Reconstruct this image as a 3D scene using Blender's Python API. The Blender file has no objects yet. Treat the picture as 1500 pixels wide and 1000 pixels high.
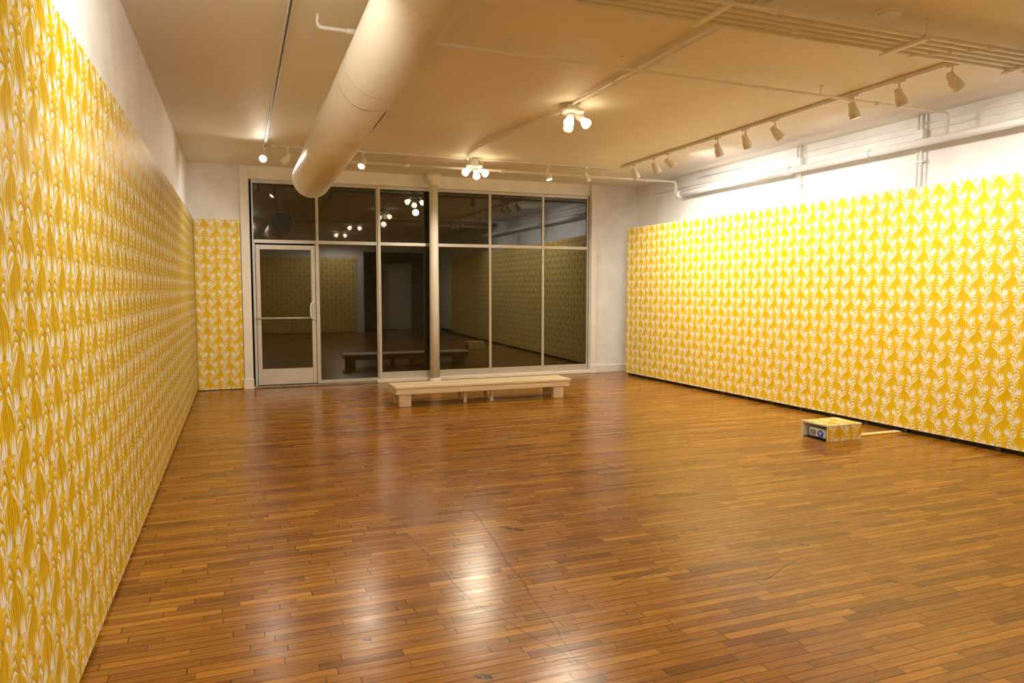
import bpy, math, random
import numpy as np
from mathutils import Vector, Matrix
random.seed(7)
S = bpy.context.scene
C = S.collection
try:
    S.view_settings.view_transform = 'Standard'
except Exception: pass
PI = math.pi
# ---------------------------------------------------------------- camera model
F = 1051.0; H = 1.5; TH = math.radians(20.78); PH = math.radians(4.24)
def ray(px, py):
    r = (px-750)/F; u = (500-py)/F
    g = math.cos(PH)+u*math.sin(PH); z = -math.sin(PH)+u*math.cos(PH)
    return Vector((r*math.cos(TH)+g*math.sin(TH), -r*math.sin(TH)+g*math.cos(TH), z))
def onz(px, py, z=0.0):
    v = ray(px, py); return v*((z-H)/v.z)+Vector((0, 0, H))
cam = bpy.data.objects.new('camera', bpy.data.cameras.new('camera'))
C.objects.link(cam); cam.location = (0, 0, H); cam.rotation_euler = (PI/2-PH, 0, -TH)
cam.data.sensor_width = 36; cam.data.lens = F/1500*36; cam.data.clip_start = .02
S.camera = cam
w = bpy.data.worlds.new('world'); S.world = w; w.use_nodes = True
w.node_tree.nodes['Background'].inputs[0].default_value = (.01, .011, .015, 1)
w.node_tree.nodes['Background'].inputs[1].default_value = .4
# ---------------------------------------------------------------- materials
class NT:
    def __init__(s, name):
        s.m = bpy.data.materials.new(name); s.m.use_nodes = True
        s.t = s.m.node_tree; s.n = s.t.nodes; s.l = s.t.links; s.b = s.n['Principled BSDF']
    def inp(s, sock, v):
        if v is None: return
        if isinstance(v, bpy.types.NodeSocket): s.l.new(v, sock)
        else: sock.default_value = v
    def node(s, t, **k):
        n = s.n.new(t)
        for a, b in k.items(): setattr(n, a, b)
        return n
    def math(s, op, a, b=None, c=None, clamp=False):
        n = s.node('ShaderNodeMath', operation=op); n.use_clamp = clamp
        s.inp(n.inputs[0], a); s.inp(n.inputs[1], b); s.inp(n.inputs[2], c); return n.outputs[0]
    def vm(s, op, a, b=None, sc=None):
        n = s.node('ShaderNodeVectorMath', operation=op)
        s.inp(n.inputs[0], a); s.inp(n.inputs[1], b)
        if sc is not None: s.inp(n.inputs['Scale'], sc)
        return n.outputs['Value'] if op in ('LENGTH', 'DOT_PRODUCT', 'DISTANCE') else n.outputs[0]
    def obj(s): return s.node('ShaderNodeTexCoord').outputs['Object']
    def noise(s, vec, scale, detail=3, rough=.5):
        n = s.node('ShaderNodeTexNoise'); s.inp(n.inputs['Vector'], vec)
        n.inputs['Scale'].default_value = scale; n.inputs['Detail'].default_value = detail
        n.inputs['Roughness'].default_value = rough
        return n.outputs['Fac']
    def mapping(s, vec, sc):
        return s.vm('MULTIPLY', vec, sc)
    def ramp(s, f, stops):
        n = s.node('ShaderNodeValToRGB'); s.inp(n.inputs[0], f); e = n.color_ramp.elements
        while len(e) < len(stops): e.new(.5)
        for i, (p, c) in enumerate(stops): e[i].position = p; e[i].color = (*c, 1)
        return n.outputs[0]
    def mix(s, f, a, b, bt='MIX'):
        n = s.node('ShaderNodeMix', data_type='RGBA', blend_type=bt)
        s.inp(n.inputs[0], f)
        s.inp(n.inputs[6], a if not isinstance(a, tuple) else (*a, 1)); s.inp(n.inputs[7], b if not isinstance(b, tuple) else (*b, 1))
        return n.outputs[2]
    def set(s, **k):
        for a, v in k.items(): s.inp(s.b.inputs[a.replace('_', ' ')], v)
    def bump(s, h, strength, dist=.01):
        n = s.node('ShaderNodeBump'); n.inputs['Strength'].default_value = strength; n.inputs['Distance'].default_value = dist
        s.inp(n.inputs['Height'], h); s.l.new(n.outputs[0], s.b.inputs['Normal'])
def simple(name, col, rough=.5, metal=0.0, var=.12, scale=6, bump=0, bscale=30, stretch=None):
    t = NT(name); v = t.obj()
    if stretch: v = t.mapping(v, stretch)
    f = t.noise(v, scale, 4)
    lo = tuple(c*(1-var) for c in col); hi = tuple(min(1, c*(1+var)) for c in col)
    t.set(Base_Color=t.ramp(f, [(.3, lo), (.7, hi)]), Roughness=rough, Metallic=metal)
    if bump: t.bump(t.noise(v, bscale, 5, .6), bump)
    return t.m
def emis(name, col, st):
    t = NT(name); f = t.noise(t.obj(), 8, 2)
    t.set(Base_Color=(*col, 1), Emission_Color=t.ramp(f, [(0, tuple(c*.95 for c in col)), (1, col)]), Emission_Strength=st)
    return t.m
M = {}
M['wall'] = simple('white_plaster', (.90, .895, .88), .6, 0, .06, 3.5, .9, 10)
M['ceil'] = simple('ceiling_bounce_tint', (.86, .80, .68), .6, 0, .05, .7, .3, 9)  # whitish ceiling; warm bounce from the floor is mixed into this colour
M['trim'] = simple('cream_trim_paint', (.87, .85, .80), .4, 0, .04, 3, .15, 40)
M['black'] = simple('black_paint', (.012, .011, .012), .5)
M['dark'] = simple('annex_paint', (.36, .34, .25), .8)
M['duct'] = simple('duct_paint', (.74, .66, .52), .42, 0.0, .04, 2)
M['ductin'] = simple('duct_inside_shade', (.22, .19, .14), .8)
M['pipe'] = simple('pipe_paint', (.88, .84, .77), .42, 0, .06, 5)
M['pipew'] = simple('white_pipe_paint', (.94, .94, .93), .38, 0, .03, 5)
M['fix'] = simple('white_fixture_enamel', (.86, .85, .82), .35, 0, .05, 5)
M['alu'] = simple('anodised_aluminium', (.62, .61, .58), .38, .4, .06, 4)
M['base_white'] = simple('wallpaper_white', (.92, .92, .84), .5, 0, .03, 4)
M['yel'] = simple('wallpaper_yellow', (.87, .60, .003), .42, 0, .06, 9)
M['och'] = simple('wallpaper_ochre', (.70, .42, .001), .42, 0, .07, 9)
M['edge'] = simple('panel_edge_wood', (.45, .33, .18), .6)
M['pine'] = simple('pale_pine', (.74, .61, .42), .5, 0, .12, 3, .05, 40, (1, 12, 12))
M['pined'] = simple('pine_legs', (.66, .52, .34), .5, 0, .12, 8)
t = NT('night_glass'); f = t.noise(t.obj(), 1.2, 3)
t.set(Base_Color=t.ramp(f, [(.3, (.004, .005, .003)), (.7, (.009, .011, .005))]), Roughness=.025, IOR=2.0)
M['glass'] = t.m
M['bulb'] = emis('lit_bulb', (1, .80, .50), 16)
M['bulbw'] = emis('lit_bulb_cool', (1, .90, .78), 16)
M['bulbdim'] = emis('dim_bulb', (1, .72, .38), 2)
M['conc'] = simple('worn_concrete', (.30, .25, .19), .8, 0, .25, 10, .3)
M['dgrey'] = simple('dark_grey_plastic', (.05, .05, .055), .4)
M['projw'] = simple('white_plastic', (.66, .70, .78), .35)
M['lens'] = emis('blue_lens', (.12, .25, .9), .4)
# floor
t = NT('hardwood_strip_floor'); ob = t.obj()
sx = t.node('ShaderNodeSeparateXYZ'); t.inp(sx.inputs[0], ob); X, Y = sx.outputs[0], sx.outputs[1]
RW = .052
yr = t.math('DIVIDE', Y, RW); row = t.math('FLOOR', yr); fy = t.math('FRACT', yr)
wn = t.node('ShaderNodeTexWhiteNoise', noise_dimensions='1D'); t.inp(wn.inputs['W'], row)
xs = t.math('ADD', t.math('DIVIDE', X, .46), t.math('MULTIPLY', wn.outputs['Value'], 7.3))
xs = t.math('ADD', xs, t.math('MULTIPLY', t.math('SINE', t.math('MULTIPLY', xs, 2.1)), .28))
colm = t.math('FLOOR', xs); fx = t.math('FRACT', xs)
cv = t.node('ShaderNodeCombineXYZ'); t.inp(cv.inputs[0], row); t.inp(cv.inputs[1], colm)
wn2 = t.node('ShaderNodeTexWhiteNoise', noise_dimensions='2D'); t.inp(wn2.inputs['Vector'], cv.outputs[0])
plank = t.ramp(wn2.outputs['Value'], [(0, (.22, .080, .006)), (.18, (.31, .125, .008)), (.78, (.385, .164, .011)), (1, (.50, .23, .020))])
gv = t.vm('ADD', t.mapping(ob, (2.0, 38, 1)), t.vm('SCALE', cv.outputs[0], None, 3.17))
gr = t.noise(gv, 2.2, 6, .65)
col = t.mix(.8, plank, t.ramp(gr, [(.3, (.50, .42, .36)), (.62, (1.14, 1.14, 1.14))]), 'MULTIPLY')
big = t.noise(ob, .8, 4, .6)
col = t.mix(.5, col, t.ramp(big, [(.3, (.76, .72, .70)), (.65, (1.1, 1.1, 1.1))]), 'MULTIPLY')
gap = t.math('MAXIMUM', t.math('LESS_THAN', fy, .08), t.math('LESS_THAN', fx, .010))
col = t.mix(t.math('MULTIPLY', gap, .82), col, (.022, .007, .001))
sp = t.noise(ob, 5.5, 6, .7)
col = t.mix(t.math('MULTIPLY', t.math('GREATER_THAN', sp, .69), .55), col, (.045, .018, .006))
wob = t.node('ShaderNodeTexNoise'); t.inp(wob.inputs['Vector'], ob); wob.inputs['Scale'].default_value = 2.0
pw = t.vm('ADD', ob, t.vm('SCALE', t.vm('SUBTRACT', wob.outputs['Color'], (.5, .5, .5)), None, .07))
pw = t.vm('MULTIPLY', pw, (1, 1, 0))
def seg(a, b, rad):
    ba = b-a
    pa = t.vm('SUBTRACT', pw, tuple(a)); tt = t.math('DIVIDE', t.vm('DOT_PRODUCT', pa, tuple(ba)), ba.dot(ba), clamp=True)
    d = t.vm('LENGTH', t.vm('SUBTRACT', pa, t.vm('SCALE', tuple(ba), None, tt)))
    return t.math('LESS_THAN', d, rad)
def group(L):
    acc = None
    for (ax, ay, bx, by, rad) in L:
        s_ = seg(onz(ax, ay), onz(bx, by), rad)
        acc = s_ if acc is None else t.math('MAXIMUM', acc, s_)
    return acc
lines = group([(585, 770, 700, 890, .003), (700, 885, 860, 975, .003), (690, 745, 800, 900, .003), (800, 900, 850, 975, .003),
        (1175, 815, 1120, 850, .0035), (840, 680, 965, 705, .0035), (1000, 820, 900, 860, .0028), (870, 960, 1020, 935, .0028)])
col = t.mix(t.math('MULTIPLY', lines, .65), col, (.015, .008, .004))
spots_ = group([(735, 772, 765, 777, .020), (1172, 797, 1180, 798, .016), (700, 990, 712, 991, .018), (1012, 775, 1020, 775, .012), (536, 938, 542, 938, .010),
        (1300, 850, 1310, 852, .010), (330, 800, 338, 800, .010), (915, 760, 922, 760, .010)])
spots_ = t.math('MULTIPLY', spots_, t.math('GREATER_THAN', t.noise(ob, 40, 3, .7), .44))
col = t.mix(t.math('MULTIPLY', spots_, .8), col, (.015, .008, .004))
rg = t.noise(t.mapping(ob, (1.2, 6, 1)), 3, 5, .6)
t.set(Base_Color=col, Roughness=t.math('MULTIPLY_ADD', rg, .22, .13), IOR=1.42)
hgt = t.math('ADD', t.math('MULTIPLY', t.math('SUBTRACT', 1.0, gap), .7), t.math('MULTIPLY', t.noise(t.mapping(ob, (1.5, 9, 1)), 2.5, 4, .55), .8))
t.bump(t.math('ADD', hgt, t.math('MULTIPLY', wn2.outputs['Value'], .5)), .26, .004)
M['floor'] = t.m
# ---------------------------------------------------------------- mesh builder
class MB:
    def __init__(s): s.v = []; s.f = []; s.mi = []; s.sm = []
    def add(s, vs, fs, mi=0, smooth=False):
        o = len(s.v); s.v += [tuple(v) for v in vs]
        for f in fs: s.f.append(tuple(i+o for i in f)); s.mi.append(mi); s.sm.append(smooth)
        return s
    def box(s, a, b, mi=0, bev=0.0):
        x0, y0, z0 = a; x1, y1, z1 = b
        if bev > 0:
            e = bev
            pts = []
            for (x, sx) in ((x0, 1), (x1, -1)):
                for (y, sy) in ((y0, 1), (y1, -1)):
                    for (z, sz) in ((z0, 1), (z1, -1)):
                        pts += [(x, y+sy*e, z+sz*e), (x+sx*e, y, z+sz*e), (x+sx*e, y+sy*e, z)]
            ix = lambda i, j, k, a: (i*4+j*2+k)*3+a
            fs = []
            fs.append((ix(0,0,0,0), ix(0,0,1,0), ix(0,1,1,0), ix(0,1,0,0))); fs.append((ix(1,0,0,0), ix(1,1,0,0), ix(1,1,1,0), ix(1,0,1,0)))
            fs.append((ix(0,0,0,1), ix(1,0,0,1), ix(1,0,1,1), ix(0,0,1,1))); fs.append((ix(0,1,0,1), ix(0,1,1,1), ix(1,1,1,1), ix(1,1,0,1)))
            fs.append((ix(0,0,0,2), ix(0,1,0,2), ix(1,1,0,2), ix(1,0,0,2))); fs.append((ix(0,0,1,2), ix(1,0,1,2), ix(1,1,1,2), ix(0,1,1,2)))
            for j in (0, 1):
                for k in (0, 1): fs.append((ix(0,j,k,1), ix(1,j,k,1), ix(1,j,k,2), ix(0,j,k,2)))
            for i in (0, 1):
                for k in (0, 1): fs.append((ix(i,0,k,0), ix(i,1,k,0), ix(i,1,k,2), ix(i,0,k,2)))
            for i in (0, 1):
                for j in (0, 1): fs.append((ix(i,j,0,0), ix(i,j,1,0), ix(i,j,1,1), ix(i,j,0,1)))
            for i in (0, 1):
                for j in (0, 1):
                    for k in (0, 1): fs.append((ix(i,j,k,0), ix(i,j,k,1), ix(i,j,k,2)))
            return s.add(pts, fs, mi)
        vs = [(x0,y0,z0),(x1,y0,z0),(x1,y1,z0),(x0,y1,z0),(x0,y0,z1),(x1,y0,z1),(x1,y1,z1),(x0,y1,z1)]
        return s.add(vs, [(0,3,2,1),(4,5,6,7),(0,1,5,4),(1,2,6,5),(2,3,7,6),(3,0,4,7)], mi)
    def lathe(s, base, axis, prof, n=20, mi=0, smooth=True):
        ax = Vector(axis).normalized(); b = Vector(base)
        u = ax.orthogonal().normalized(); v = ax.cross(u)
        vs = []; fs = []
        for (h, r) in prof:
            for k in range(n):
                a = 2*PI*k/n; vs.append(b+ax*h+(u*math.cos(a)+v*math.sin(a))*max(r, 1e-5))
        m = len(prof)
        for i in range(m-1):
            for k in range(n):
                k2 = (k+1) % n; fs.append((i*n+k, i*n+k2, (i+1)*n+k2, (i+1)*n+k))
        s.add(vs, fs, mi, smooth)
        o = len(s.v)-len(vs)
        for (i, rev) in ((0, True), (m-1, False)):
            if prof[i][1] > 1e-4:
                f = [o+i*n+k for k in range(n)]
                if rev: f.reverse()
                s.f.append(tuple(f)); s.mi.append(mi); s.sm.append(False)
        return s
    def tube(s, pts, r, n=10, mi=0):
        P = [Vector(p) for p in pts]
        t0 = (P[1]-P[0]).normalized(); u = t0.orthogonal().normalized(); vs = []; fs = []
        for i, p in enumerate(P):
            if i == 0: tn = (P[1]-P[0]).normalized()
            elif i == len(P)-1: tn = (P[-1]-P[-2]).normalized()
            else: tn = ((P[i]-P[i-1]).normalized()+(P[i+1]-P[i]).normalized()).normalized()
            u = (u-tn*u.dot(tn))
            u = u.normalized() if u.length > 1e-6 else tn.orthogonal().normalized()
            v = tn.cross(u)
            for k in range(n):
                a = 2*PI*k/n; vs.append(p+(u*math.cos(a)+v*math.sin(a))*r)
        for i in range(len(P)-1):
            for k in range(n):
                k2 = (k+1) % n; fs.append((i*n+k, i*n+k2, (i+1)*n+k2, (i+1)*n+k))
        fs.append(tuple(reversed(range(n)))); fs.append(tuple((len(P)-1)*n+k for k in range(n)))
        return s.add(vs, fs, mi, True)
    def build(s, name, mats, parent=None):
        me = bpy.data.meshes.new(name)
        if not isinstance(mats, (list, tuple)): mats = [mats]
        me.from_pydata(s.v, [], s.f)
        for m in mats: me.materials.append(m)
        me.polygons.foreach_set('material_index', s.mi); me.polygons.foreach_set('use_smooth', s.sm)
        me.update()
        o = bpy.data.objects.new(name, me); C.objects.link(o)
        if parent is not None: o.parent = parent
        return o
def arc(p, d0, d1, R, n=5):
    p = Vector(p); d0 = Vector(d0); d1 = Vector(d1); out = []
    a = p-d0*R; b = p+d1*R
    for i in range(n+1):
        t_ = i/n; out.append(a*(1-t_)**2+p*2*t_*(1-t_)+b*t_*t_)
    return out
def tag(o, label, cat, group=None):
    o['label'] = label; o['category'] = cat
    if group: o['group'] = group
    return o
def struct(o, label, cat):
    o['kind'] = 'structure'; o['label'] = label; o['category'] = cat; return o
def thing(name, label, cat, loc=(0, 0, 0), group=None):
    o = bpy.data.objects.new(name, None); C.objects.link(o); o.location = loc; o.empty_display_size = .1
    return tag(o, label, cat, group)
# ---------------------------------------------------------------- room shell
XL, XR, YF, YN, ZC = -.65, 6.74, 11.4, -2.0, 3.3
YB = -3.6
struct(MB().box((XL-.3, YB-.3, -.2), (XR+.3, YF+.5, 0)).build('floor', M['floor']), 'worn orange brown hardwood strip floor', 'floor')
struct(MB().box((XL-.3, YB-.3, ZC), (XR+.3, YF+.5, ZC+.2)).build('ceiling', M['ceil']), 'pale ceiling with warm bounce light in its colour', 'ceiling')
struct(MB().box((XL-.3, YB-.3, 0), (XL, YF+.3, ZC)).build('wall_left', M['wall']), 'rough white plaster wall above the left wallpaper', 'wall')
struct(MB().box((XR, YN-.2, 0), (XR+.3, YF+.3, ZC)).build('wall_right', M['wall']), 'white wall with pipes above the right wallpaper', 'wall')
struct(MB().box((XL, YN-.2, 0), (4.0, YN, ZC)).box((4.0, YN-.2, 2.75), (XR, YN, ZC)).build('wall_near', M['wall']), 'white wall behind the camera with a wide opening', 'wall')
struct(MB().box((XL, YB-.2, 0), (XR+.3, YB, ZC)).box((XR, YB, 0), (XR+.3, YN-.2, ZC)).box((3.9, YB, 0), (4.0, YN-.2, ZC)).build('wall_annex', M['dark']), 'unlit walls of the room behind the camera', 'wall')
wf = MB()
wf.box((XL, YF, 0), (.17, YF+.3, ZC)); wf.box((5.79, YF, 0), (XR, YF+.3, ZC)); wf.box((.17, YF, 3.11), (5.79, YF+.3, ZC))
struct(wf.build('wall_far', M['wall']), 'white plaster wall around the storefront windows', 'wall')
for i, (x0, x1, lb) in enumerate(((.045, .165, 'white painted pilaster left of the glass door'), (5.795, 5.90, 'white painted pilaster right of the last window'))):
    b = MB().box((x0, YF-.06, 0), (x1, YF, ZC), bev=.004)
    b.box((x0-.012, YF-.08, 0), (x1+.012, YF-.055, .15), bev=.004)
    struct(b.build('trim_%d' % (i+1), M['trim']), lb, 'trim')
struct(MB().box((5.91, YF-.02, 0), (XR, YF, .13), bev=.004).build('baseboard_far', M['trim']), 'white baseboard right of the windows', 'baseboard')
struct(MB().box((XR-.02, YN, 0), (XR, YF-.02, .10)).build('gap_shade_right', M['black']), 'black strip for the shadow behind the right wallpaper panel', 'baseboard')  # black strip paints the shadow in the gap under the raised panel
struct(MB().box((XL, YN, 0), (XL+.012, YF, .08)).build('gap_shade_left', M['black']), 'dark strip for the gap shade at foot of left wall', 'baseboard')  # black strip paints the dark gap line below the left panel
struct(MB().box((.17, YF-.07, 0), (2.02, YF+.1, .028), bev=.006).build('trim_4', M['conc']), 'worn concrete threshold under the glass door', 'threshold')
struct(MB().box((2.02, YF-.05, 0), (5.79, YF+.1, .055), bev=.006).build('trim_5', M['trim']), 'low sill under the storefront windows', 'sill')
dd = MB().box((4.85, YB, 0), (6.0, YB+.05, 2.4), bev=.006).box((4.97, YB+.05, .2), (5.88, YB+.06, 1.1), bev=.004).box((4.97, YB+.05, 1.2), (5.88, YB+.06, 2.25), bev=.004)
struct(dd.build('door_2', M['trim']), 'plain pale door behind the camera', 'door')
# ---------------------------------------------------------------- storefront
MX = [.20, 1.14, 2.06, 2.97, 3.94, 4.90, 5.76]
y0, y1, yg = YF-.005, YF+.06, YF+.03
ZT, ZTR = 3.105, 2.2
names = {0: 'transom window above the glass door', 1: 'tall dark window bay next to the glass door', 2: 'tall dark window bay left of the round column',
         3: 'tall dark window bay right of the round column', 4: 'tall dark window bay second from the right pilaster', 5: 'rightmost tall dark window bay in aluminium frame'}
for i in range(6):
    a, c = MX[i], MX[i+1]; zb = .03 if i < 2 else .055
    hb = .025 if i < 2 else .055
    wn_ = MB(); e = .020; yy0 = y0 if i < 2 else y0+.012
    lo = ZTR-.03 if i == 0 else zb
    wn_.box((a, yy0, lo), (a+e, y1, ZT), bev=.003); wn_.box((c-e, yy0, lo), (c, y1, ZT), bev=.003)
    if i == 2: wn_.box((a, y0-.02, zb), (a+.045, y1, ZT), bev=.003)
    wn_.box((a+e, yy0, ZT-.05), (c-e, y1, ZT), bev=.003)
    wn_.box((a+e, yy0-.004, ZTR-.026), (c-e, y1, ZTR+.026), bev=.003)
    if i: wn_.box((a+e, yy0, zb), (c-e, y1, zb+hb*1.9), bev=.003)
    o = wn_.build('window_%d' % (i+1), M['alu']); struct(o, names[i], 'window')
    MB().box((a+e, yg, ZTR+.026), (c-e, yg+.006, ZT-.05)).build('upper_pane', M['glass'], o)
    if i: MB().box((a+e, yg, zb+hb*1.9), (c-e, yg+.006, ZTR-.026)).build('lower_pane', M['glass'], o)
d = bpy.data.objects.new('door_1', None); C.objects.link(d); d.location = (.20, y0, .03); struct(d, 'aluminium framed glass door with horizontal push bar', 'door')
fr = MB(); fr.box((.0, 0, 0), (.035, .065, 2.14), bev=.003); fr.box((.905, 0, 0), (.94, .065, 2.14), bev=.003)
fr.build('door_frame', M['alu'], d)
lf = MB(); L0, L1 = .042, .898
lf.box((L0, .006, .01), (L0+.06, .055, 2.12), bev=.004); lf.box((L1-.06, .006, .01), (L1, .055, 2.12), bev=.004)
lf.box((L0+.06, .006, .01), (L1-.06, .055, .25), bev=.004); lf.box((L0+.06, .006, 2.05), (L1-.06, .055, 2.12), bev=.004)
leaf = lf.build('door_leaf', M['alu'], d)
MB().box((L0+.06, .027, .25), (L1-.06, .033, 2.05)).build('door_pane', M['glass'], leaf)
MB().tube([(L0+.02, .01, 1.02), (L0+.02, -.05, 1.02), (L1-.05, -.05, 1.02), (L1-.05, .01, 1.02)], .013).build('push_bar', M['alu'], leaf)
MB().tube([(L1-.02, .01, 1.00), (L1-.03, -.06, 1.00), (L1-.075, -.075, 1.02), (L1-.085, -.075, 1.06), (L1-.085, -.075, 1.20), (L1-.075, -.075, 1.24), (L1-.03, -.06, 1.26), (L1-.02, .01, 1.26)], .014).build('door_handle', M['fix'], leaf)
cx, cy = 2.93, 11.24
col_ = thing('column', 'round cream iron column in front of the storefront windows', 'column', (cx, cy, 0))
MB().lathe((0, 0, 0.04), (0, 0, 1), [(0, .080), (1.5, .076), (3.10, .068)], 28).build('shaft', M['trim'], col_)
MB().lathe((0, 0, 0), (0, 0, 1), [(0, .10), (.03, .10), (.045, .085), (.06, .08)], 28).build('base', M['trim'], col_)
MB().lathe((0, 0, 3.13), (0, 0, 1), [(0, .069), (.02, .080), (.05, .080), (.07, .09), (.12, .125), (.169, .125)], 28).build('capital', M['trim'], col_)
# ---------------------------------------------------------------- wallpaper
CW, CH = .146, .258
def leafs():
    L = []
    def lf(p0, p1, p2, w, m, z, peak=.5): L.append((p0, p1, p2, w, m, z, peak))
    for s in (-1, 1):
        lf((0, .03), (s*.002, .120), (s*.019, .136), .0155, 0, 2, .55)
        lf((0, .03), (s*.016, .145), (s*.042, .094), .0175, 0, 1, .6)
        lf((0, .025), (s*.036, .128), (s*.063, .058), .0185, 0, 2, .6)
        lf((0, .020), (s*.050, .094), (s*.076, .012), .0175, 0, 1, .6)
        lf((0, .012), (s*.048, .052), (s*.070, -.034), .0160, 0, 2, .6)
        lf((s*.004, .03), (s*.034, .112), (s*.054, .066), .004, 1, 7, .6)
        lf((s*.004, .02), (s*.046, .082), (s*.068, .022), .004, 1, 7, .6)
        lf((s*.004, .030), (s*.036, -.030), (s*.012, -.132), .025, 0, 3, .5)
        lf((s*.010, .008), (s*.056, -.030), (s*.034, -.126), .0195, 0, 1, .5)
        lf((s*.020, -.004), (s*.070, -.032), (s*.057, -.108), .0150, 0, 2, .5)
        lf((s*.046, -.066), (s*.068, -.090), (s*.072, -.148), .0155, 0, 3, .5)
        lf((s*.010, .006), (s*.027, -.030), (s*.014, -.105), .006, 1, 7, .5)
        lf((s*.024, -.010), (s*.048, -.035), (s*.036, -.100), .005, 1, 7, .5)
        lf((s*.073, .028), (s*.086, .076), (s*.062, .104), .0115, 0, 1, .5)
        lf((s*.064, .106), (s*.044, .118), (s*.054, .090), .0075, 0, 1, .5)
    lf((0, -.140), (.006, -.05), (0, .050), .026, 0, 4, .5)
    lf((0, -.10), (-.004, -.03), (.001, .050), .007, 1, 7, .5)
    lf((0, .03), (.003, .09), (-.001, .140), .012, 0, 4, .5)
    return L
LEAFS = leafs(); NS = 6
def motif(sgn):
    vs, fs, mi = [], [], []
    for (p0, p1, p2, w, m, z, pk) in LEAFS:
        o = len(vs); P = [np.array(p) for p in (p0, p1, p2)]
        for i in range(NS+1):
            t_ = i/NS
            p = P[0]*(1-t_)**2+P[1]*2*t_*(1-t_)+P[2]*t_*t_
            d_ = 2*(1-t_)*(P[1]-P[0])+2*t_*(P[2]-P[1]); d_ = d_/(np.linalg.norm(d_)+1e-9); nn = np.array((-d_[1], d_[0]))
            ww = w*.5*max(0, math.sin(PI*(.10+.90*t_)**(1.0 if pk <= .5 else 1.3)))**.75*(1+.15*math.sin(t_*17+z))
            for sg in (1, -1):
                q = p+nn*ww*sg; q = (q[0]+sgn*.012*math.sin(2*PI*q[1]/CH+.6), q[1]+sgn*.009*math.sin(PI*q[0]/CW)+.006*math.sin(2*PI*q[0]/CW))
                vs.append((q[0], q[1], .0004+z*.00016))
        for i in range(NS): fs.append((o+2*i, o+2*i+1, o+2*i+3, o+2*i+2)); mi.append(m)
    return np.array(vs), np.array(fs), mi
MOT = [motif(1), motif(-1)]
def paper(mb, origin, u, n, Lu, Lv, v=(0, 0, 1)):
    O = np.array(origin, float); U = np.array(u, float); V = np.array(v, float); N = np.array(n, float)
    nc = int(math.ceil(Lu/CW))+1; nr = int(math.ceil(Lv/CH))+2
    for c in range(nc):
        MV, MF, MMI = MOT[c % 2]
        for r in range(-1, nr):
            cu = c*CW; cvv = r*CH+(CH/2 if c % 2 else 0)
            A = MV.copy()
            A[:, 0] = A[:, 0]+cu; A[:, 1] = A[:, 1]+cvv
            if A[:, 1].min() > Lv or A[:, 1].max() < 0 or A[:, 0].min() > Lu or A[:, 0].max() < 0: continue
            A[:, 0] = np.clip(A[:, 0], 0, Lu); A[:, 1] = np.clip(A[:, 1], 0, Lv)
            W = O+A[:, :1]*U+A[:, 1:2]*V+A[:, 2:3]*N
            o = len(mb.v); mb.v.extend(map(tuple, W.tolist()))
            mb.f.extend(map(tuple, (MF+o).tolist())); mb.mi.extend([1+m for m in MMI]); mb.sm.extend([False]*len(MMI))
PM = [M['base_white'], M['yel'], M['och']]
PT, PB = 2.52, .05
lp = thing('wallpaper_panel', 'long yellow and white leaf patterned wallpaper panel along the left wall', 'wallpaper', (XL, 0, 0))
b = MB(); b.box((.014, YN+.06, .025), (.05, YF-.08, PT)); paper(b, (.05, YN+.06, .025), (0, 1, 0), (1, 0, 0), YF-.14-YN, PT-.025)
b.build('printed_face', PM, lp)
for k in range(10): MB().box((.015, -1.7+k*1.3, 0), (.045, -1.66+k*1.3, .025)).build('foot_block', M['edge'], lp)
fp = thing('wallpaper_panel', 'narrow yellow wallpaper panel on the far wall beside the glass door', 'wallpaper', (XL, YF, 0))
b = MB(); b.box((.06, -.05, .012), (.685, -.004, 2.5)); paper(b, (.06, -.05, .012), (1, 0, 0), (0, -1, 0), .625, 2.488)
b.build('printed_face', PM, fp)
MB().box((.07, -.04, 0), (.66, -.01, .012)).build('foot_block', M['black'], fp)
A = Vector((6.235, 10.87, 0)); dv = (Vector((6.485, 4.26, 0))-A).normalized(); Lr = 11.3; nr_ = Vector((0, 0, 1)).cross(dv)
if nr_.x > 0: nr_ = -nr_
rp = thing('wallpaper_panel', 'long yellow wallpaper panel raised off the floor along the right wall', 'wallpaper', A)
def rquad(mb, s0, s1, n0, n1, z0, z1, mi=0):
    vs = []
    for z in (z0, z1):
        for (s_, n_) in ((s0, n0), (s1, n0), (s1, n1), (s0, n1)): vs.append(dv*s_+nr_*n_+Vector((0, 0, z)))
    mb.add(vs, [(0,1,2,3),(4,7,6,5),(0,4,5,1),(1,5,6,2),(2,6,7,3),(3,7,4,0)], mi)
b = MB(); rquad(b, 0, Lr, -.03, 0, PB, PT)
paper(b, (0, 0, PB), dv, nr_, Lr, PT-PB); b.build('printed_face', PM, rp)
for k in range(24):
    s0 = .1+k*.48
    if s0 < Lr-.1:
        b = MB(); rquad(b, s0, s0+.05, -.045, -.03, 0, PB+.01); b.build('foot_block', M['dgrey'], rp)
b = MB(); rquad(b, 0, Lr, -.07, -.05, 0.0, PB+.04)
b.build('gap_shade_strip', M['black'], rp)  # second black strip, painted shade for the void under the right panel
np_ = thing('wallpaper_panel', 'yellow wallpaper panel mirrored in the dark window glass', 'wallpaper', (XL, YN, 0))
b = MB(); b.box((.06, .01, .02), (4.4, .04, PT)); paper(b, (.06, .04, .02), (1, 0, 0), (0, 1, 0), 4.34, PT-.02); b.build('printed_face', PM, np_)
MB().box((.2, .012, 0), (4.3, .035, .02)).build('foot_block', M['black'], np_)
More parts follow.
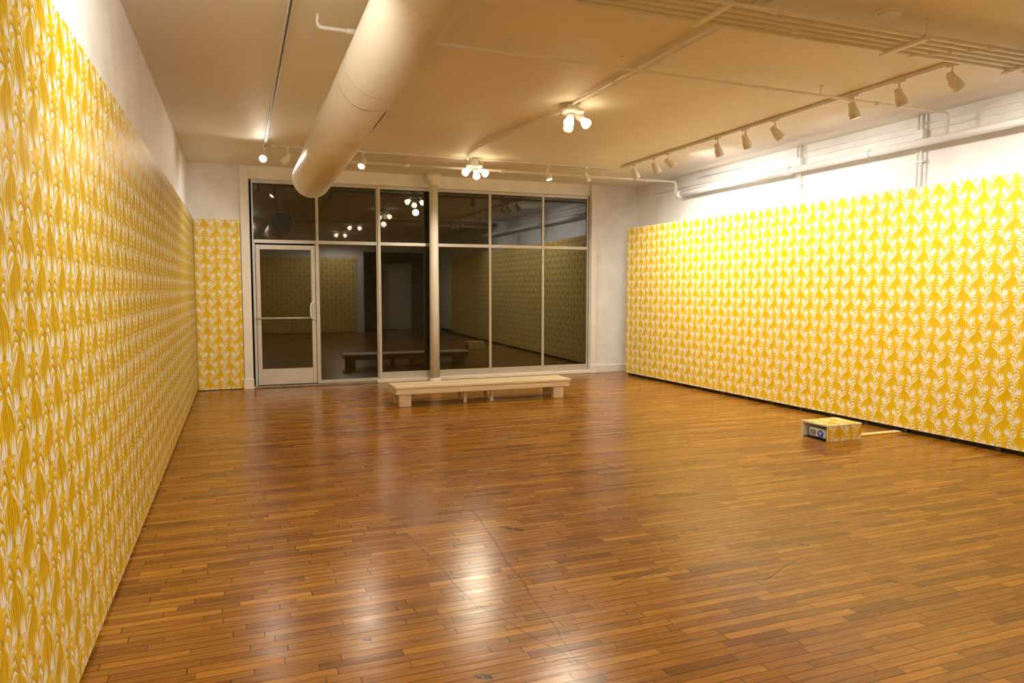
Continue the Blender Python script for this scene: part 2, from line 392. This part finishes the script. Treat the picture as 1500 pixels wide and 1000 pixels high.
# ---------------------------------------------------------------- duct
R = .212; RB = .200; dz = 2.73; sl = .0398; DL = 7.4
du = thing('air_duct', 'large round beige air duct hanging under the ceiling', 'duct', (.80, 8.5, dz)); du.rotation_euler = (-sl, 0, .012)
MB().lathe((0, 0, 0), (0, -1, 0), [(0.01, R-.008), (0.0, R-.006), (0.002, R), (2.65, R), (2.66, RB), (DL, RB), (DL, 0)], 56).build('duct_tube', M['duct'], du)
MB().lathe((0, 0, 0), (0, -1, 0), [(-.003, R-.008), (-.002, 0)], 48).build('end_shade_disc', M['ductin'], du)  # flat disc coloured dark for the shade inside the open duct
for yy in (.02, 1.35, 2.64, 3.9, 5.2):
    rr = R if yy < 2.65 else RB
    MB().lathe((0, -yy, 0), (0, -1, 0), [(0, rr-.002), (.002, rr+.0008), (.008, rr+.0008), (.010, rr-.002)], 48).build('seam_band', M['duct'], du)
for yy in (1.0, 3.6, 6.2):
    rr = R if yy < 2.65 else RB
    hb = MB().lathe((0, -yy, 0), (0, -1, 0), [(0, rr+.0005), (.002, rr+.002), (.018, rr+.002), (.020, rr+.0005)], 40)
    hb.box((-.012, -yy-.020, rr), (.012, -yy, ZC-dz-sl*yy-.004)); hb.build('hanger_strap', M['duct'], du)
b = MB(); vs = []; fs = []
for i in range(7):
    a = math.radians(-44+i*4.0)
    for yy in (2.75, 3.25): vs.append(((RB+.006)*math.cos(a), -yy, (RB+.006)*math.sin(a)))
for i in range(6): fs.append((2*i, 2*i+1, 2*i+3, 2*i+2))
b.add(vs, fs); b.build('side_strap', M['black'], du)  # dark strap for an unclear dark shape at the duct edge
# ---------------------------------------------------------------- pipes and conduit
def conduit(name, label, cat, pts, r, m, fittings=(), hangers=(), group=None):
    o = Vector(pts[0]); root = thing(name, label, cat, o, group)
    L = lambda p: Vector(p)-o
    MB().tube([L(p) for p in pts], r, 12).build('pipe_run', m, root)
    for (p, ax, ln, rr) in fittings:
        ax = Vector(ax).normalized()
        MB().lathe(L(p)-ax*ln/2, ax, [(0, r*.9), (0.001, rr), (ln-.001, rr), (ln, r*.9)], 14).build('coupling', m, root)
    for p in hangers:
        q = L(p); hb = MB(); hb.tube([q+Vector((0, 0, r*.8)), Vector((q.x, q.y, ZC-o.z))], .005, 6)
        hb.lathe(Vector((q.x, q.y, ZC-o.z-.012)), (0, 0, 1), [(0, .02), (.012, .02)], 12); hb.build('hanger', m, root)
    return root
Yp = 5.0; zp = 3.215
pts = [(.53, Yp, ZC), (.53, Yp, zp+.03)]+arc((.53, Yp, zp), (0, 0, -1), (1, 0, 0), .03)+arc((6.55, Yp+.2, zp), (1, 0, 0), (0, 0, -1), .05)+[(6.55, Yp+.2, 3.022)]
conduit('pipe', 'thin beige pipe crossing the ceiling beyond the duct hanger to right wall', 'pipe', pts, .0125, M['pipew'],
        [((x, Yp+(x-.53)/6.02*.2, zp), (1, 0, .0), .06, .019) for x in (.75, 1.9, 2.95, 4.3, 5.6)]+[((6.55, Yp+.2, 3.14), (0, 0, 1), .05, .018)],
        [(x, Yp+(x-.53)/6.02*.2, zp) for x in (1.9, 2.85, 4.9)])
pts = [(1.2, 9.9, 3.19)]+arc((6.55, 9.9, 3.19), (1, 0, 0), (0, 0, -1), .06)+arc((6.55, 9.9, 2.98), (0, 0, -1), (0, -1, 0), .05)+[(6.55, 9.84, 2.98)]
conduit('pipe', 'white pipe running across the ceiling in front of the windows', 'pipe', pts, .02, M['pipe'],
        [((x, 9.9, 3.19), (1, 0, 0), .08, .028) for x in (2.2, 3.6, 4.9, 6.0)]+[((6.55, 9.9, 3.08), (0, 0, 1), .05, .028)],
        [(x, 9.9, 3.19) for x in (1.6, 3.3, 5.2)])
o = Vector((6.55, 9.83, 2.98))
mp = thing('pipe', 'thick white pipe running along the right wall above the wallpaper', 'pipe', o)
MB().tube([(0, 0, 0), (0, -2.4, 0)], .044, 18).build('pipe_run', M['pipew'], mp)
MB().tube([(0, -2.4, .0), (0, -11.3, .0)], .039, 18).build('pipe_run', M['pipew'], mp)
for yy in (0, -2.4, -7.3, -9.6):
    MB().lathe((0, yy, 0), (0, -1, 0), [(0, .036), (.001, .052), (.08, .052), (.081, .036)], 18).build('coupling', M['pipew'], mp)
for yy in (-1.2, -3.7, -6.1, -8.5):
    MB().box((0, yy-.012, -.008), (XR-6.55-.002, yy+.012, .008)).lathe((0, yy-.014, 0), (0, 1, 0), [(0, .046), (.028, .046)], 18).build('wall_bracket', M['pipew'], mp)
conduit('conduit', 'thin white conduit high on the right wall just below the ceiling', 'conduit', [(XR-.01, 9.6, 3.21), (XR-.01, -1.0, 3.21)], .008, M['pipew'], [((XR-.013, y, 3.21), (0, 1, 0), .05, .012) for y in (8.4, 6.4, 4.6)])
conduit('conduit', 'lower thin white conduit on right wall behind the thick pipe', 'conduit', [(XR-.01, 10.8, 3.11), (XR-.01, 7.5, 3.11), (XR-.01, 7.3, 3.14), (XR-.01, -1.0, 3.14)], .007, M['pipew'], [((XR-.013, y, 3.14), (0, 1, 0), .05, .012) for y in (6.9, 5.2)])
for (yy, lb) in ((7.36, 'pair of vertical conduits with clamp near middle of right wall'), (5.62, 'taller pair of vertical conduits with junction box nearer the camera on right wall')):
    vc = thing('conduit', lb, 'conduit', (XR, yy, 2.45))
    for s in (-1, 1): MB().tube([(-.05, s*.025, 0), (-.05, s*.025, ZC-2.45)], .012, 10).build('pipe_run', M['pipew'], vc)
    MB().box((-.065, -.05, .36), (-.002, .05, .38), bev=.003).build('clamp', M['pipew'], vc)
    MB().box((-.07, -.05, .60), (-.002, .05, .70), bev=.006).build('junction_box', M['pipew'], vc)
for k in range(5):
    yy = 3.66+k*.075; z = 3.19
    p = [(.9+.25*k if k > 1 else 1.3, yy, z), (XR-.005, yy, z)]
    ords = ['nearest', 'second', 'middle', 'fourth', 'farthest']
    conduit('conduit', '%s conduit of the parallel bundle crossing the upper right ceiling' % ords[k], 'conduit', p, .015, M['pipe'],
            [((3.1+.12*k, yy, z), (1, 0, 0), .06, .020), ((5.0-.1*k, yy, z), (1, 0, 0), .06, .020)], group='parallel ceiling conduits')
for i, (x, lb) in enumerate(((2.75, 'metal strut holding the conduit bundle near the crossing conduit'), (4.35, 'metal strut holding the conduit bundle left of the nearest spotlight'), (5.6, 'metal strut holding the conduit bundle close to the right wall'))):
    hb = thing('ceiling_bracket', lb, 'bracket', (x, 3.81, ZC)); q = 3.173-ZC
    MB().box((-.02, -.19, q-.018), (.02, .19, q), bev=.002).build('strut_channel', M['pipe'], hb)
    for s in (-1, 1): MB().tube([(0, s*.175, q-.02), (0, s*.175, 0)], .006, 6).build('threaded_rod', M['pipe'], hb)
def wavy(x0, ya, yb, z, amp, n=14):
    return [(x0+amp*math.sin(i*1.3)*(.4+.6*(i/n)), ya+(yb-ya)*i/n, z) for i in range(n+1)]
conduit('conduit', 'straight conduit leading from the front ceiling to the nearer bulb fixture', 'conduit', [(3.06, -1.5, 3.275), (3.06, 6.4, 3.275)], .012, M['pipe'], [((3.06, y, 3.275), (0, 1, 0), .05, .018) for y in (3.3, 4.6, 5.6)])
conduit('conduit', 'second conduit running close beside the straight one to bulb fixture', 'conduit', [(3.14, -1.5, 3.28)]+wavy(3.14, 4.0, 6.4, 3.28, .012), .009, M['pipe'])
conduit('conduit', 'bent conduit linking the nearer and farther bulb fixtures', 'conduit', [(3.1, 6.6, 3.27), (3.02, 7.0, 3.27), (2.96, 7.5, 3.27), (2.90, 8.2, 3.27), (2.86, 8.9, 3.27), (2.92, 9.4, 3.27), (3.0, 9.6, 3.27)], .014, M['pipe'], [((2.96, 7.5, 3.27), (-.1, 1, 0), .06, .02)])
conduit('conduit', 'slack cable beside the bent conduit between the bulb fixtures', 'cable', [(3.13, 6.6, 3.28), (3.10, 7.0, 3.28), (2.99, 7.5, 3.28), (2.97, 8.2, 3.28), (2.90, 8.8, 3.28), (2.97, 9.4, 3.28), (3.05, 9.6, 3.28)], .007, M['pipe'])
# ---------------------------------------------------------------- track rails
def rail(label, a, c):
    a = Vector(a); c = Vector(c); d_ = (c-a); root = thing('track_rail', label, 'light track', a)
    if abs(d_.x) > abs(d_.y): MB().box((0, -.016, 0.004), (d_.x, .016, .03), bev=.003).box((0, -.006, .003), (d_.x, .006, 0.005), 1).build('rail', [M['fix'], M['dgrey']], root)
    else: MB().box((-.016, 0, 0.004), (.016, d_.y, .03), bev=.003).box((-.006, 0, .003), (.006, d_.y, .005), 1).build('rail', [M['fix'], M['dgrey']], root)
    MB().box((-.03, -.03, -.002), (.03, .03, .032), bev=.004).build('end_feed', M['fix'], root)
    return root
rail('white light track along the ceiling beside the right wall', (5.33, 4.08, 3.268), (5.33, 9.5, 3.268))
rail('thin light track along the ceiling left of the duct', (.35, -1.4, 3.268), (.35, 9.9, 3.268))
rail('light track across the ceiling before the storefront windows', (.45, 9.65, 3.268), (5.25, 9.65, 3.268))
# ---------------------------------------------------------------- spotlights
def spot_proto(bm):
    root = thing('spotlight', 'x', 'spotlight', (0, 0, 0))
    MB().box((-.02, -.045, -.022), (.02, .045, .004), bev=.004).build('track_adapter', M['fix'], root)
    MB().tube([(0, 0, -.02), (0, 0, -.085)], .008, 10).build('stem', M['fix'], root)
    h = MB().lathe((0, 0, .05), (0, 0, -1), [(0, .012), (.002, .026), (.012, .031), (.050, .034), (.058, .037), (.090, .047), (.150, .050), (.150, .045), (.11, .041), (.108, .0)], 24).build('lamp_housing', M['fix'], root)
    h.location = (0, 0, -.110)
    MB().lathe((0, 0, -.056), (0, 0, -1), [(0, .040), (.028, .040), (.038, .028), (.041, 0)], 20).build('bulb', bm, h)
    return root
protos = {}
def spot(x, y, d_, label, bm='bulbw', energy=60, size=80, z=3.268, col=(1, .84, .62), group=None):
    if bm not in protos: r = protos[bm] = spot_proto(M[bm])
    else:
        p = protos[bm]; r = p.copy(); C.objects.link(r)
        for ch in list(p.children):
            c = ch.copy(); C.objects.link(c); c.parent = r
            for g in ch.children:
                q = g.copy(); C.objects.link(q); q.parent = c
    r.location = (x, y, z); r['label'] = label
    if group: r['group'] = group
    D = Vector(d_).normalized()
    for ch in r.children:
        if ch.name.startswith('lamp_housing'):
            ch.rotation_mode = 'QUATERNION'; ch.rotation_quaternion = D.to_track_quat('-Z', 'Y')
    if energy:
        ld = bpy.data.lights.new('spot_beam', 'SPOT'); ld.energy = energy; ld.spot_size = math.radians(size); ld.spot_blend = .9
        ld.shadow_soft_size = .045; ld.color = col
        lo = bpy.data.objects.new('spot_beam', ld); C.objects.link(lo)
        lo.location = Vector((x, y, z-.110))+D*.125; lo.rotation_mode = 'QUATERNION'; lo.rotation_quaternion = D.to_track_quat('-Z', 'Y')
    return r
COOL = (1, .95, .88); WARM = (1, .86, .66)
g = 'spotlights on the right track'
RT = [(4.21, (.8, .05, -.62), 'nearest white spotlight on the right track, tilted toward the right wall'),
      (4.70, (.35, -.1, -.9), 'second spotlight from the camera on the right track'),
      (5.20, (.30, -.1, -.95), 'third spotlight from the camera on right track, hanging almost straight down'),
      (6.23, (.70, -.1, -.70), 'fourth spotlight from the camera on right track, left edge of the wide gap'),
      (6.70, (.5, .1, -.85), 'fifth spotlight from the camera on right track, middle of the close trio'),
      (7.20, (.45, .1, -.85), 'sixth spotlight from the camera on right track, farthest of the close trio'),
      (8.24, (.8, -.1, -.55), 'third spotlight from the far end of the right track'),
      (8.57, (.6, .1, -.8), 'second spotlight from the far end of the right track'),
      (9.11, (.5, .1, -.8), 'farthest spotlight on the right track near the pipe elbow')]
for (y, d_, lb) in RT: spot(5.33, y, d_, lb, bm='bulb' if y == 4.70 else 'bulbw', energy=47 if y < 7.5 else 56, size=124 if y < 4.5 else (142 if y < 5 else 154), col=COOL, group=g)
g = 'spotlights on the window track'
spot(.35, 9.75, (-.25, -.75, -.35), 'glaring spotlight at the far end of left track facing the room', 'bulbw', 18, 130, col=(1, .9, .76), group='spotlights on the left track')
spot(.62, 9.65, (-.5, .3, -.7), 'small spotlight beside the glaring one, aimed at narrow wallpaper panel', 'bulb', 52, 125, col=COOL, group=g)
spot(1.57, 9.65, (-.3, -.45, -.6), 'warm glowing spotlight just right of the duct end', 'bulb', 44, 130, col=WARM, group=g)
spot(4.22, 9.65, (.1, -.2, -.9), 'spotlight before the window right of the far bulb fixture', 'bulb', 48, 130, col=WARM, group=g)
spot(4.82, 9.65, (.45, .1, -.8), 'rightmost spotlight on the track across the windows', 'bulb', 55, 140, col=WARM, group=g)
for (y, e, lb) in ((-.8, 85, 'added spotlight on the left track behind the camera'), (1.0, 66, 'added spotlight on the left track over the camera'), (2.9, 105, 'added spotlight on the left track ahead of camera above the frame')):  # out-of-view spotlights added to brighten the left wall
    spot(.35, y, (-.5, .45, -.75) if y < 2 else (-.4, .7, -.65), lb, 'bulbw', e, 145, col=COOL, group='spotlights on the left track')
# ---------------------------------------------------------------- bulb fixtures
def bulbs(x, y, label, dirs, energy, drop=.0, rad=.06):
    root = thing('ceiling_light', label, 'ceiling light', (x, y, ZC))
    if drop: MB().lathe((0, 0, 0), (0, 0, -1), [(0, .06), (drop, .06)], 20).build('junction_box', M['fix'], root)
    MB().lathe((0, 0, -drop), (0, 0, -1), [(0, .115), (.02, .115), (.04, .10), (.045, .05), (.045, 0)], 28).build('canopy', M['fix'], root)
    o_ = Vector((0, 0, -drop))
    for (d_, m) in dirs:
        D = Vector(d_).normalized()
        s_ = MB().lathe(o_+D*.035, D, [(0, .018), (.03, .02), (.035, .034), (.085, .036), (.086, .03)], 18).build('socket', M['fix'], root)
        MB().lathe(o_+D*.115, D, [(0, .02), (.03, .03), (.06, .046), (.085, .050), (.105, .038), (.113, .018), (.115, 0)], 20).build('bulb', M[m], s_)
    ld = bpy.data.lights.new('bulb_glow', 'SPOT'); ld.energy = energy; ld.shadow_soft_size = rad; ld.color = (1, .88, .68); ld.spot_size = math.radians(172); ld.spot_blend = .3
    lo = bpy.data.objects.new('bulb_glow', ld); C.objects.link(lo); lo.location = (x, y, ZC-.30-drop)
bulbs(3.1, 6.5, 'round ceiling fixture with three splayed bulbs, nearer of the two', [((.75, -.1, -.65), 'bulb'), ((-.45, -.5, -.8), 'bulb'), ((.05, .5, -.6), 'bulbdim')], 120, .06)
bulbs(3.1, 9.65, 'round ceiling fixture with glaring bulbs close to the windows', [((.8, -.3, -.6), 'bulb'), ((-.8, -.3, -.6), 'bulb'), ((.0, -.6, -.9), 'bulb')], 78, .10)
for (x, y, lb, e) in ((3.1, -.8, 'added ceiling fixture with splayed bulbs behind the camera', 110), (3.1, 2.2, 'added ceiling fixture with splayed bulbs above the camera', 95)):  # unseen fixtures added for more light around the camera
    bulbs(x, y, lb, [((.8, -.3, -.6), 'bulb'), ((-.8, -.3, -.6), 'bulb')], e)
sd = thing('smoke_detector', 'round cream smoke detector on the ceiling at upper right', 'smoke detector', (4.05, 3.36, ZC))
p_ = onz(1303, 22, 3.28); sd.location = (p_.x, p_.y, ZC)
MB().lathe((0, 0, 0), (0, 0, -1), [(0, .085), (.012, .085), (.014, .075)], 30).build('mounting_plate', M['trim'], sd)
MB().lathe((0, 0, -.012), (0, 0, -1), [(0, .068), (.02, .066), (.034, .05), (.038, .02), (.038, 0)], 30).build('detector_cap', M['trim'], sd)
# ---------------------------------------------------------------- bench
bx = Vector((1.80, 8.88, 0)); BL = 2.44; BD = .45; BH = .262
be = thing('bench', 'long low pale pine bench before the windows', 'bench', bx)
for k in range(2):
    MB().box((0, k*(BD/2)+.002, BH-.032), (BL, (k+1)*BD/2-.002, BH), bev=.005).build('seat_plank', M['pine'], be)
ap = MB(); ap.box((.02, .015, BH-.105), (BL-.02, .05, BH-.032), bev=.003); ap.box((.02, BD-.05, BH-.105), (BL-.02, BD-.015, BH-.032), bev=.003)
ap.box((.02, .05, BH-.105), (.055, BD-.05, BH-.032)); ap.box((BL-.055, .05, BH-.105), (BL-.02, BD-.05, BH-.032))
ap.build('apron', M['pine'], be)
for (x, wd) in ((.06, .15), (BL-.25, .15)):
    for y in (.03, BD-.12): MB().box((x, y, 0), (x+wd, y+.09, BH-.105), bev=.004).build('leg', M['pined'], be)
for x in (.93, 1.30):
    for y in (.10, BD-.10): MB().box((x, y, 0), (x+.04, y+.04, BH-.105), bev=.003).build('leg', M['pined'], be)
# ---------------------------------------------------------------- projector in its papered box
bo = Vector((5.34, 5.38, 0)); bw, bd, bh = .43, .34, .15; tk = .012
pb = thing('projector_box', 'low open box covered in yellow wallpaper on the floor at right', 'box', bo)
b = MB(); b.box((0, 0, 0), (bw, tk, bh)); paper(b, (0, 0, 0), (1, 0, 0), (0, -1, 0), bw, bh); b.build('side_panel', PM, pb)
b = MB(); b.box((0, bd-tk, 0), (bw, bd, bh)); paper(b, (0, bd, 0), (1, 0, 0), (0, 1, 0), bw, bh); b.build('side_panel', PM, pb)
b = MB(); b.box((bw-tk, tk, 0), (bw, bd-tk, bh)); paper(b, (bw, tk, 0), (0, 1, 0), (1, 0, 0), bd-2*tk, bh); b.build('rear_panel', PM, pb)
b = MB(); b.box((-.012, -.004, bh), (bw+.004, bd+.004, bh+tk)); paper(b, (-.012, -.004, bh+tk), (1, 0, 0), (0, 0, 1), bw+.016, bd+.008, (0, 1, 0)); b.build('lid', PM, pb)
MB().box((.004, tk, 0), (bw-tk, bd-tk, .004)).build('box_floor', M['black'], pb)
pr = thing('projector', 'small pale projector with blue lens inside the papered box', 'projector', bo+Vector((.02, .05, .004)))
MB().box((0, 0, .012), (.22, .22, .10), bev=.010).build('body', M['projw'], pr)
MB().lathe((.004, .06, .058), (-1, 0, 0), [(0, .034), (.012, .034), (.014, .026), (.006, .024), (.006, 0)], 24).build('lens_ring', M['dgrey'], pr)
MB().lathe((-.004, .06, .058), (-1, 0, 0), [(0, .023), (.004, .018), (.006, 0)], 20).build('lens', M['lens'], pr)
vb = MB()
for k in range(5): vb.box((-.002, .12, .03+k*.012), (.003, .20, .036+k*.012))
vb.build('front_grille', M['dgrey'], pr)
for (x, y) in ((.03, .03), (.19, .03), (.03, .19), (.19, .19)): MB().lathe((x, y, 0), (0, 0, 1), [(0, .012), (.014, .012)], 12).build('foot', M['dgrey'], pr)
cc = MB(); x0 = bw+.006; Lc = .66
cc.box((x0, .10, 0), (x0+Lc, .17, .010), bev=.002)
for (o_, v_) in ((.10, .07),): paper(cc, (x0, o_, .0102), (1, 0, 0), (0, 0, 1), Lc, v_, (0, 1, 0))
cco = cc.build('cable_cover', [M['yel'], M['base_white'], M['och']]); cco.location = bo; tag(cco, 'flat yellow patterned cable strip from the box to the right wall', 'cable cover')
